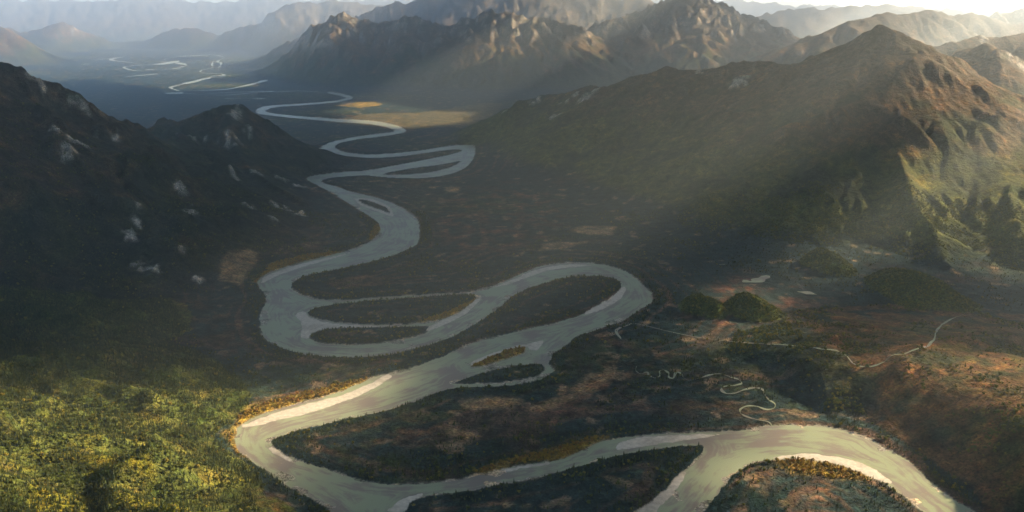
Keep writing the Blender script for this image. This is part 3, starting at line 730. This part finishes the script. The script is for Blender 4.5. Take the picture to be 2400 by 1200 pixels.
# ------------------------------------------------------------------ narrow waters laid on the land: far braids, streams, ponds
def catmull(p, n=6):
    p = np.array(p, float)
    if len(p) < 3: return p[0] + (p[-1] - p[0]) * np.linspace(0, 1, n)[:, None]
    q = np.vstack([2 * p[0] - p[1], p, 2 * p[-1] - p[-2]])
    out = []
    for i in range(1, len(q) - 2):
        for t in np.linspace(0, 1, n, endpoint=False):
            out.append(0.5 * ((2 * q[i]) + (-q[i-1] + q[i+1]) * t + (2*q[i-1] - 5*q[i] + 4*q[i+1] - q[i+2]) * t * t + (-q[i-1] + 3*q[i] - 3*q[i+1] + q[i+2]) * t ** 3))
    out.append(p[-1]); return np.array(out)
def stream(pts, width, name, label, lift=0.7, taper=True, flat=False):
    P = march(np.array([p[0] for p in pts], float), np.array([p[1] for p in pts], float))[:, :2] if not flat else at_z(np.array([p[0] for p in pts], float), np.array([p[1] for p in pts], float), 3.0)[:, :2]
    c = catmull(P, 8)
    t = np.gradient(c, axis=0); t /= np.linalg.norm(t, axis=1, keepdims=True) + 1e-9
    nrm = np.stack([-t[:, 1], t[:, 0]], -1)
    k = np.linspace(0, 1, len(c))
    w = width * np.clip(0.6 + 0.9 * gnoise(k * len(pts) * 0.8, k * 0 + width + 0.37, 5), 0.15, 1.25)
    if taper: w = w * np.clip(np.minimum(k, 1 - k) * 8 + 0.25, 0, 1)
    cols = 5
    off = np.linspace(-0.5, 0.5, cols)
    X = c[:, None, 0] + nrm[:, None, 0] * w[:, None] * off; Y = c[:, None, 1] + nrm[:, None, 1] * w[:, None] * off
    Z = full_height(X.ravel(), Y.ravel()).reshape(X.shape)
    Z = np.maximum(Z, Z.mean(1, keepdims=True)) + lift
    V = np.stack([X, Y, Z], -1).reshape(-1, 3)
    n = len(c)
    a = np.arange(n - 1)[:, None] * cols + np.arange(cols - 1)[None]
    F = np.stack([a, a + 1, a + 1 + cols, a + cols], -1).reshape(-1, 4)
    if flat:
        F = F[V[F].mean(1)[:, 2] < 14.0]
        if not len(F): return None
    me = quick_mesh(name, V, F, [M_WATER])
    if me.polygons[0].normal.z < 0: me.flip_normals()
    return link(name, me, kind='structure', label=label)
FARW = [([(525,231),(570,230),(622,231)],90),([(480,219),(580,215),(690,214)],70),([(400,217),(430,220)],190),([(430,212),(500,211),(540,208),(600,195),(625,187)],120),
        ([(430,197),(480,185),(497,179)],170),([(480,172),(512,172)],180),([(495,178),(520,177)],160),([(500,143),(497,152),(502,158),(514,157),(518,147),(510,144),(527,134)],52),
        ([(315,153),(350,151),(380,150),(420,142)],230),([(412,146),(438,153)],200),([(340,163),(365,163)],200),([(405,161),(425,162)],200),([(210,140),(250,138),(290,133)],180),
        ([(190,150),(212,150)],200),([(415,132),(500,128)],200),([(295,180),(370,173)],120),([(590,108),(630,107),(680,107)],420),
        ([(760,216),(690,213),(600,217),(520,223),(440,219),(400,216)],60),([(497,179),(524,177),(514,172),(482,172),(470,166),(500,158)],60),([(527,134),(500,129),(450,131),(415,133),(385,139),(420,142)],60),([(315,153),(290,158),(320,166),(360,164),(405,161),(440,153)],70),([(290,133),(260,140),(300,146),(340,150)],80),([(430,197),(400,205),(420,213)],60)]
for pts, w in FARW:
    stream(pts, w, 'river_braid', 'thin bright braid of the river on the hazy far plain', 2.0, True, True)
stream([(1492,858),(1490,868),(1502,876),(1516,872),(1522,880),(1536,886),(1547,880),(1546,870),(1556,867),(1566,874),(1568,884),(1578,886),(1584,874),(1594,874),(1602,884),(1614,891),(1640,886),(1665,878),(1690,876),(1714,884),(1730,889),(1738,898),(1722,903),(1700,905),(1691,912),(1700,921),(1722,921),(1745,913),(1768,909),(1786,912),(1792,924),(1802,936),(1816,946),(1814,956),(1796,959),(1774,952),(1752,951),(1736,958),(1736,968),(1752,977),(1775,983),(1800,988),(1812,998)], 9, 'meandering_creek', 'silver creek looping tightly through dark heath above the near river bend', 0.7, True, True)
stream([(1462,757),(1500,762),(1560,776),(1620,787),(1700,795),(1760,802),(1850,811),(1920,819),(1970,828),(2000,846),(2040,852),(2068,847),(2090,836),(2130,828),(2170,815),(2188,800),(2194,780),(2206,764),(2228,750),(2250,742),(2268,728)], 8, 'meandering_creek', 'thin pale creek from the bushy knoll along the wooded terrace to the big loop')
stream([(1450,762),(1480,760),(1445,775),(1455,795)], 10, 'meandering_creek', 'little side channel below the end of the big loop')
stream([(1740,660),(1765,662),(1785,655),(1800,648)], 46, 'pond', 'bright white pond above the larger bushy knoll', 0.8, False)
stream([(1868,686),(1890,688),(1915,693)], 34, 'pond', 'small pale pond on red heath', 0.8)
stream([(1685,622),(1700,621)], 14, 'pond', 'tiny pond in dark wood near the peak foot', 0.8)

# ------------------------------------------------------------------ trees
def bark_mat():
    m, N, L, B = new_mat('spruce_bark')
    tc = N.new('ShaderNodeTexCoord')
    cr = N.new('ShaderNodeValToRGB'); cr.color_ramp.elements[0].color = (0.05, 0.035, 0.025, 1); cr.color_ramp.elements[1].color = (0.12, 0.09, 0.07, 1)
    L.new(noise_node(N, L, tc.outputs['Object'], 9.0), cr.inputs[0]); L.new(cr.outputs[0], B.inputs['Base Color']); B.inputs['Roughness'].default_value = 0.9
    return m
def leaf_mat(name, c0, c1, c2):
    m, N, L, B = new_mat(name)
    oi = N.new('ShaderNodeObjectInfo')
    cr = N.new('ShaderNodeValToRGB')
    cr.color_ramp.elements[0].color = (*c0, 1); cr.color_ramp.elements[1].color = (*c2, 1)
    e = cr.color_ramp.elements.new(0.6); e.color = (*c1, 1)
    L.new(oi.outputs['Random'], cr.inputs[0])
    L.new(cr.outputs[0], B.inputs['Base Color']); B.inputs['Roughness'].default_value = 0.85
    B.inputs['Specular IOR Level'].default_value = 0.15
    return m
M_BARK = bark_mat()
M_SPRUCE = leaf_mat('spruce_needles', (0.030, 0.046, 0.018), (0.058, 0.072, 0.020), (0.105, 0.102, 0.025))
M_SHRUB = leaf_mat('shrub_leaves', (0.060, 0.080, 0.016), (0.115, 0.118, 0.018), (0.24, 0.18, 0.024))
M_GOLD = leaf_mat('autumn_leaves', (0.22, 0.125, 0.018), (0.32, 0.21, 0.022), (0.22, 0.08, 0.02))

def spruce_meshes(seed):
    """unit-height narrow spruce: ragged drooping whorls on a tapered stem"""
    r = random.Random(seed)
    V = []; F = []
    whorls = 5
    for w in range(whorls):
        z = 0.10 + 0.74 * w / (whorls - 1)
        rad = 0.19 * (1 - 0.80 * w / (whorls - 1)) * r.uniform(0.85, 1.15)
        top = min(1.0, z + 0.30 - 0.02 * w)
        k = 7; base = len(V)
        V.append((r.uniform(-.01, .01), r.uniform(-.01, .01), top))
        a0 = r.random() * 6.28
        for i in range(k * 2):
            a_ = a0 + math.pi * i / k + r.uniform(-.12, .12)
            q = rad * (r.uniform(0.85, 1.25) if i % 2 == 0 else r.uniform(0.35, 0.55))
            V.append((math.cos(a_) * q, math.sin(a_) * q, z - (0.035 if i % 2 == 0 else -0.05) + r.uniform(-.02, .02)))
        for i in range(k * 2): F.append((base, base + 1 + i, base + 1 + (i + 1) % (k * 2)))
    crown = bpy.data.meshes.new('spruce_crown'); crown.from_pydata(V, [], F); crown.materials.append(M_SPRUCE)
    TV = []; TF = []
    for z, q in ((-0.04, 0.022), (0.5, 0.012), (0.95, 0.003)):
        for i in range(5): TV.append((math.cos(i * 1.2566) * q, math.sin(i * 1.2566) * q, z))
    for l in range(2):
        for i in range(5): TF.append((l * 5 + i, l * 5 + (i + 1) % 5, l * 5 + 5 + (i + 1) % 5, l * 5 + 5 + i))
    trunk = bpy.data.meshes.new('spruce_trunk'); trunk.from_pydata(TV, [], TF); trunk.materials.append(M_BARK)
    whole = bpy.data.meshes.new('spruce'); n = len(V)
    whole.from_pydata(V + TV, [], F + [tuple(i + n for i in f) for f in TF]); whole.materials.append(M_SPRUCE); whole.materials.append(M_BARK)
    for i, p in enumerate(whole.polygons): p.material_index = 1 if i >= len(F) else 0
    return crown, trunk, whole
def shrub_mesh(seed, mat):
    """unit-size bush: leaf sprays spread through a lumpy crown"""
    r = random.Random(seed); V = []; F = []
    lobes = [(r.uniform(-.28, .28), r.uniform(-.28, .28), r.uniform(.25, .6), r.uniform(.2, .34)) for _ in range(6)]
    for (lx, ly, lz, lr) in lobes:
        for _ in range(16):
            u = r.uniform(-0.5, 1); a_ = r.uniform(0, 6.283); s = math.sqrt(max(0, 1 - u * u)); q = lr * r.uniform(.75, 1.1)
            c = Vector((lx + s * math.cos(a_) * q, ly + s * math.sin(a_) * q, max(0.03, lz + u * q)))
            n = Vector((s * math.cos(a_), s * math.sin(a_), u + r.uniform(-.3, .3))).normalized()
            t = n.orthogonal().normalized(); bt = n.cross(t); sz = r.uniform(.09, .16); k = len(V)
            V += [c + t * sz, c + bt * sz * .8, c - t * sz, c - bt * sz * .8 + n * .03]
            F.append((k, k + 1, k + 2, k + 3))
    me = bpy.data.meshes.new('bush'); me.from_pydata([tuple(v) for v in V], [], F); me.materials.append(mat)
    return me

NC = 760000
rc_ = np.sqrt(rng.uniform(1120.0 ** 2, 4500.0 ** 2, NC)); ta = np.radians(rng.uniform(-36, 36, NC))
tx = np.sin(ta) * rc_; ty = np.cos(ta) * rc_
th_, ts, tb, thl = full_height(tx, ty, True)
town = np.where(thl < 7, VALLEY, owner_at(tx, ty))
n1 = fbm(tx, ty, 220, 4, 201, 0.6); n2 = fbm(tx, ty, 60, 3, 203)
TP = np.stack([tx, ty], -1)
patch = np.full(NC, 160.0); goldp = np.full(NC, 160.0)
for k, p in PATCHES:
    d = poly_sdf(TP, world_poly(p, 105.0 if k == 'sunlit_gold' else 3.0), 160.0)
    if k == 'sunlit_gold': continue
    if k == 'gold': goldp = np.minimum(goldp, d)
    elif k == 'tan': patch = np.minimum(patch, d)
    else: patch = np.minimum(patch, d + 22)
dens = np.full(NC, 0.0)
dens = np.where(town == VALLEY, 0.05 + 0.30 * sstep(-0.05, 0.35, n1 + n2 * .4) + 0.55 * sstep(75, 15, ts + n2 * 30) * sstep(-0.4, 0.1, n1), dens)
dens = np.where(town == FORE, 0.80 * sstep(-0.45, 0.25, n1 * 0.8 + n2 * 0.9 + 0.1), dens)
dens = np.where((town == TERRACE) & (tx < 900), 0.55 * sstep(-0.4, 0.2, n1), dens)
dens = np.where((town == TERRACE) & (tx >= 900), 0.30 * sstep(-0.1, 0.4, n1 + n2 * .5), dens)
dens = np.where(town == KNOLL, 0.8, dens)
dens = np.where((town == PEAK) | (town == LEFT_HILL) | (town == KNOB), 0.48 * sstep(-0.2, 0.3, n1 + n2 * 0.4), dens)
dens = np.where(town == KNOLL, dens, dens * sstep(4, 26, patch))
dens = np.where(goldp < 6, 0.75, dens)
dens *= (ts > 5) & (tb > 2)
keep = rng.random(NC) < dens * np.where(town == FORE, 0.85, 0.6)
shrub = rng.random(NC) < np.where(town == KNOLL, 0.75, np.where(town == TERRACE, 0.75, np.where(town == PEAK, 0.85, np.where(town == FORE, 0.07, 0.12))))
gold = (goldp < 8) & (rng.random(NC) < 0.85)
hgt = rng.lognormal(0, 0.33, NC)
sp_i = np.nonzero(keep & ~shrub & ~gold)[0]; sh_i = np.nonzero(keep & shrub & ~gold)[0]; go_i = np.nonzero(keep & gold)[0]
hgt_sp = np.clip(8.0 * hgt, 3.5, 17) * np.where(town == FORE, 1.0, 0.85)

# the 300 spruces that show largest stand as single trees, the rest as woodland
def project(x, y, z):
    dx, dy, dz = x - EYE[0], y - EYE[1], z - EYE[2]
    d = dy * cp - dz * sp; v = dy * sp + dz * cp
    return W0 / 2 + FPX * dx / d, H0 / 2 - FPX * v / d, d
px_, py_, dd = project(tx[sp_i], ty[sp_i], th_[sp_i])
size = FPX * hgt_sp[sp_i] / dd
size = np.where((px_ > 0) & (px_ < W0) & (py_ > 0) & (py_ < H0 - 4), size, 0)
single = sp_i[np.argsort(-size)[:300]]
rest = np.setdiff1d(sp_i, single)
VAR = [spruce_meshes(s) for s in (1, 2, 3)]
for n, i in enumerate(single):
    crown, trunk, _ = VAR[n % 3]
    e = link('spruce_tree', None, category='tree', group='tall spruces on the sunlit rise', label='tall narrow spruce on the wooded rise beside the sunlit river bend')
    e.location = (tx[i], ty[i], th_[i] - 0.1); e.rotation_euler = (0, 0, random.random() * 6.28); h = hgt_sp[i]; e.scale = (h, h, h)
    c = link('crown', crown); c.parent = e
    t = link('trunk', trunk); t.parent = e

def scatter(name, idx, mesh, scale, label):
    src = bpy.data.objects.new(name + '_source', mesh)
    me = bpy.data.meshes.new(name)
    me.vertices.add(len(idx)); me.vertices.foreach_set('co', np.stack([tx[idx], ty[idx], th_[idx] - 0.1], -1).astype(np.float32).ravel())
    at = me.attributes.new('size', 'FLOAT', 'POINT'); at.data.foreach_set('value', scale.astype(np.float32))
    at = me.attributes.new('turn', 'FLOAT_VECTOR', 'POINT')
    rot = np.zeros((len(idx), 3), np.float32); rot[:, 2] = rng.random(len(idx)) * 6.28; rot[:, 0] = rng.normal(0, .05, len(idx)); rot[:, 1] = rng.normal(0, .05, len(idx))
    at.data.foreach_set('vector', rot.ravel())
    for m in mesh.materials: me.materials.append(m)
    o = link(name, me, kind='stuff', label=label)
    ng = bpy.data.node_groups.new(name, 'GeometryNodeTree')
    ng.interface.new_socket('Geometry', in_out='INPUT', socket_type='NodeSocketGeometry'); ng.interface.new_socket('Geometry', in_out='OUTPUT', socket_type='NodeSocketGeometry')
    gi = ng.nodes.new('NodeGroupInput'); go = ng.nodes.new('NodeGroupOutput')
    ob = ng.nodes.new('GeometryNodeObjectInfo'); ob.inputs['Object'].default_value = src; ob.inputs['As Instance'].default_value = True
    ip = ng.nodes.new('GeometryNodeInstanceOnPoints')
    a1 = ng.nodes.new('GeometryNodeInputNamedAttribute'); a1.data_type = 'FLOAT'; a1.inputs['Name'].default_value = 'size'
    a2 = ng.nodes.new('GeometryNodeInputNamedAttribute'); a2.data_type = 'FLOAT_VECTOR'; a2.inputs['Name'].default_value = 'turn'
    mp = ng.nodes.new('GeometryNodeMeshToPoints')
    ng.links.new(gi.outputs[0], mp.inputs[0]); ng.links.new(mp.outputs[0], ip.inputs['Points'])
    ng.links.new(ob.outputs['Geometry'], ip.inputs['Instance'])
    ng.links.new(a1.outputs[0], ip.inputs['Scale']); ng.links.new(a2.outputs[0], ip.inputs['Rotation'])
    ng.links.new(ip.outputs[0], go.inputs[0])
    md = o.modifiers.new('scatter', 'NODES'); md.node_group = ng
    return o
for v in range(3):
    ii = rest[v::3]
    scatter('spruce_woodland', ii, VAR[v][2], hgt_sp[ii], 'spruce woodland spread over the near valley and the rise')
for v in range(2):
    ii = sh_i[v::2]
    scatter('green_shrubs', ii, shrub_mesh(20 + v, M_SHRUB), np.clip(6.0 * hgt[ii], 3, 11), 'green and yellowing shrubs on knolls, spurs and terrace')
scatter('autumn_shrubs', go_i, shrub_mesh(30, M_GOLD), np.clip(5.0 * hgt[go_i], 2.5, 9), 'golden autumn shrubs lining the river banks')

# ------------------------------------------------------------------ broken cloud deck above the valley (cloud shadows and sunbeams; unseen, its gaps shaped to light chosen land)
CLOUD_Z = 2050.0
GAPS = [
 [(-200,960),(0,945),(130,930),(300,965),(420,930),(520,895),(560,915),(700,915),(850,872),(960,880),(900,960),(760,1005),(660,1015),(640,1050),(570,1075),(470,1100),(400,1130),(200,1150),(-200,1150)],
 [(100,1155),(420,1160),(560,1158),(590,1195),(560,1260),(100,1260)],
 [(1780,1060),(1900,1045),(2060,1060),(2150,1110),(2110,1150),(2000,1115),(1850,1105)],
 [(1900,808),(2060,850),(2300,830),(2480,850),(2480,1030),(2320,1090),(2220,1110),(2080,1090),(2020,1000),(1960,900)],
 [(2060,420),(2130,340),(2400,240),(2500,300),(2500,640),(2330,640),(2200,570),(2100,520)],
 [(800,262),(820,240),(900,240),(1000,258),(1100,264),(1090,284),(960,298),(850,285)],
 [(140,175),(240,112),(560,112),(640,180),(420,212)], [(60,75),(160,40),(420,30),(460,80),(200,105)],
 [(1120,60),(1240,50),(1230,130),(1120,145)], [(1330,50),(1440,60),(1420,140),(1340,110)],
 [(2130,95),(2200,120),(2420,230),(2420,430),(2300,400),(2200,280)],
 [(1560,60),(1640,-10),(1740,60),(1900,90),(1990,45),(2180,25),(2400,40),(2480,110),(2250,100),(2000,70),(1800,140),(1600,150)],
 [(1945,580),(2000,600),(1995,640),(1950,625)], [(1690,680),(1850,690),(1840,775),(1730,785)],
]
def cloud_deck():
    st = 70.0
    xs = np.arange(-9000, 24000, st); ys = np.arange(-6000, 30000, st)
    X, Y = np.meshgrid(xs, ys); P = np.stack([X.ravel(), Y.ravel()], -1)
    g = np.full(len(P), 900.0)
    for p in GAPS:
        q = march(np.array([k[0] for k in p], float), np.array([k[1] for k in p], float))
        q = q + SUN * ((CLOUD_Z - q[:, 2]) / SUN[2])[:, None]
        g = np.minimum(g, poly_sdf(P, q[:, :2], 900.0))
    x, y = P[:, 0], P[:, 1]
    n = fbm(x, y, 620, 5, 301, 0.6)
    v = g / 190 + n * 0.9 - 0.05
    # beyond the near valley the deck breaks up on its own
    gx, gy = x - SUN[0] / SUN[2] * 1500, y - SUN[1] / SUN[2] * 1500     # ground it shades
    rad = np.hypot(gx - 300, (gy - 4000) * 0.55)
    brk = sstep(5600, 8200, rad)
    v2 = fbm(x, y, 2600, 5, 303, 0.55) * 3.2 - 0.1
    v = np.minimum(v, v * (1 - brk) + v2 * brk) 
    T = np.where(v > 0, 18 + 70 * np.sqrt(np.clip(v, 0, 3)), 0.0)
    lump = fbm(x, y, 300, 4, 305) * 0.5 + 1
    zt = CLOUD_Z + T * 0.75 * lump; zb = CLOUD_Z - T * 0.25
    nx = len(xs); ny = len(ys)
    a = (np.arange(ny - 1)[:, None] * nx + np.arange(nx - 1)[None]).ravel()
    F = np.stack([a, a + 1, a + 1 + nx, a + nx], -1)
    F = F[(v[F] > 0).any(1)]
    u, inv = np.unique(F, return_inverse=True); inv = inv.reshape(-1, 4)
    top = np.stack([x[u], y[u], zt[u]], -1); bot = np.stack([x[u], y[u], zb[u]], -1)
    m = len(u)
    V = np.concatenate([top, bot]); FF_ = np.concatenate([inv, inv[:, ::-1] + m])
    mat, N, L, B = new_mat('cloud')
    N.remove(B)
    df = N.new('ShaderNodeBsdfDiffuse'); df.inputs[0].default_value = (0.86, 0.89, 0.93, 1)
    tl = N.new('ShaderNodeBsdfTranslucent'); tl.inputs[0].default_value = (0.64, 0.81, 1.0, 1)
    mx = N.new('ShaderNodeMixShader'); mx.inputs[0].default_value = CLOUD_TRANS
    L.new(df.outputs[0], mx.inputs[1]); L.new(tl.outputs[0], mx.inputs[2]); tp = N.new('ShaderNodeBsdfTransparent'); at = N.new('ShaderNodeAttribute'); at.attribute_name = 'cover'
    m2 = N.new('ShaderNodeMixShader'); L.new(at.outputs['Fac'], m2.inputs[0]); L.new(tp.outputs[0], m2.inputs[1]); L.new(mx.outputs[0], m2.inputs[2])
    L.new(m2.outputs[0], N['Material Output'].inputs['Surface'])
    thick = np.tile((1 - np.exp(-1.6 * np.clip(v[u], 0, 9)))[:, None], (2, 3))
    return link('clouds', quick_mesh('clouds', V, FF_, [mat], thick), kind='stuff', label='broken deck of grey clouds above the valley')
CLOUD_TRANS = 0.26
cloud_deck()

# ------------------------------------------------------------------ haze
hz = 52000.0
hv = [(x, y, z) for z in (-12.0, HAZE_TOP) for x, y in ((-hz, -hz), (hz, -hz), (hz, hz), (-hz, hz))]
hm = bpy.data.meshes.new('haze')
hm.from_pydata(hv, [], [(3, 2, 1, 0), (4, 5, 6, 7), (0, 1, 5, 4), (1, 2, 6, 5), (2, 3, 7, 6), (3, 0, 4, 7)])
mat = bpy.data.materials.new('haze'); mat.use_nodes = True
N = mat.node_tree.nodes; L = mat.node_tree.links
N.remove(N['Principled BSDF'])
pv = N.new('ShaderNodeVolumePrincipled')
pv.inputs['Color'].default_value = (0.78, 0.89, 1.0, 1)
pv.inputs['Density'].default_value = HAZE_DENSITY
pv.inputs['Anisotropy'].default_value = 0.45
pv.inputs['Density Attribute'].default_value = ''
L.new(pv.outputs[0], N['Material Output'].inputs['Volume'])
try: mat.cycles.homogeneous_volume = True
except Exception: pass
hm.materials.append(mat)
link('haze', hm, kind='stuff', label='thin pale haze filling the valley air')
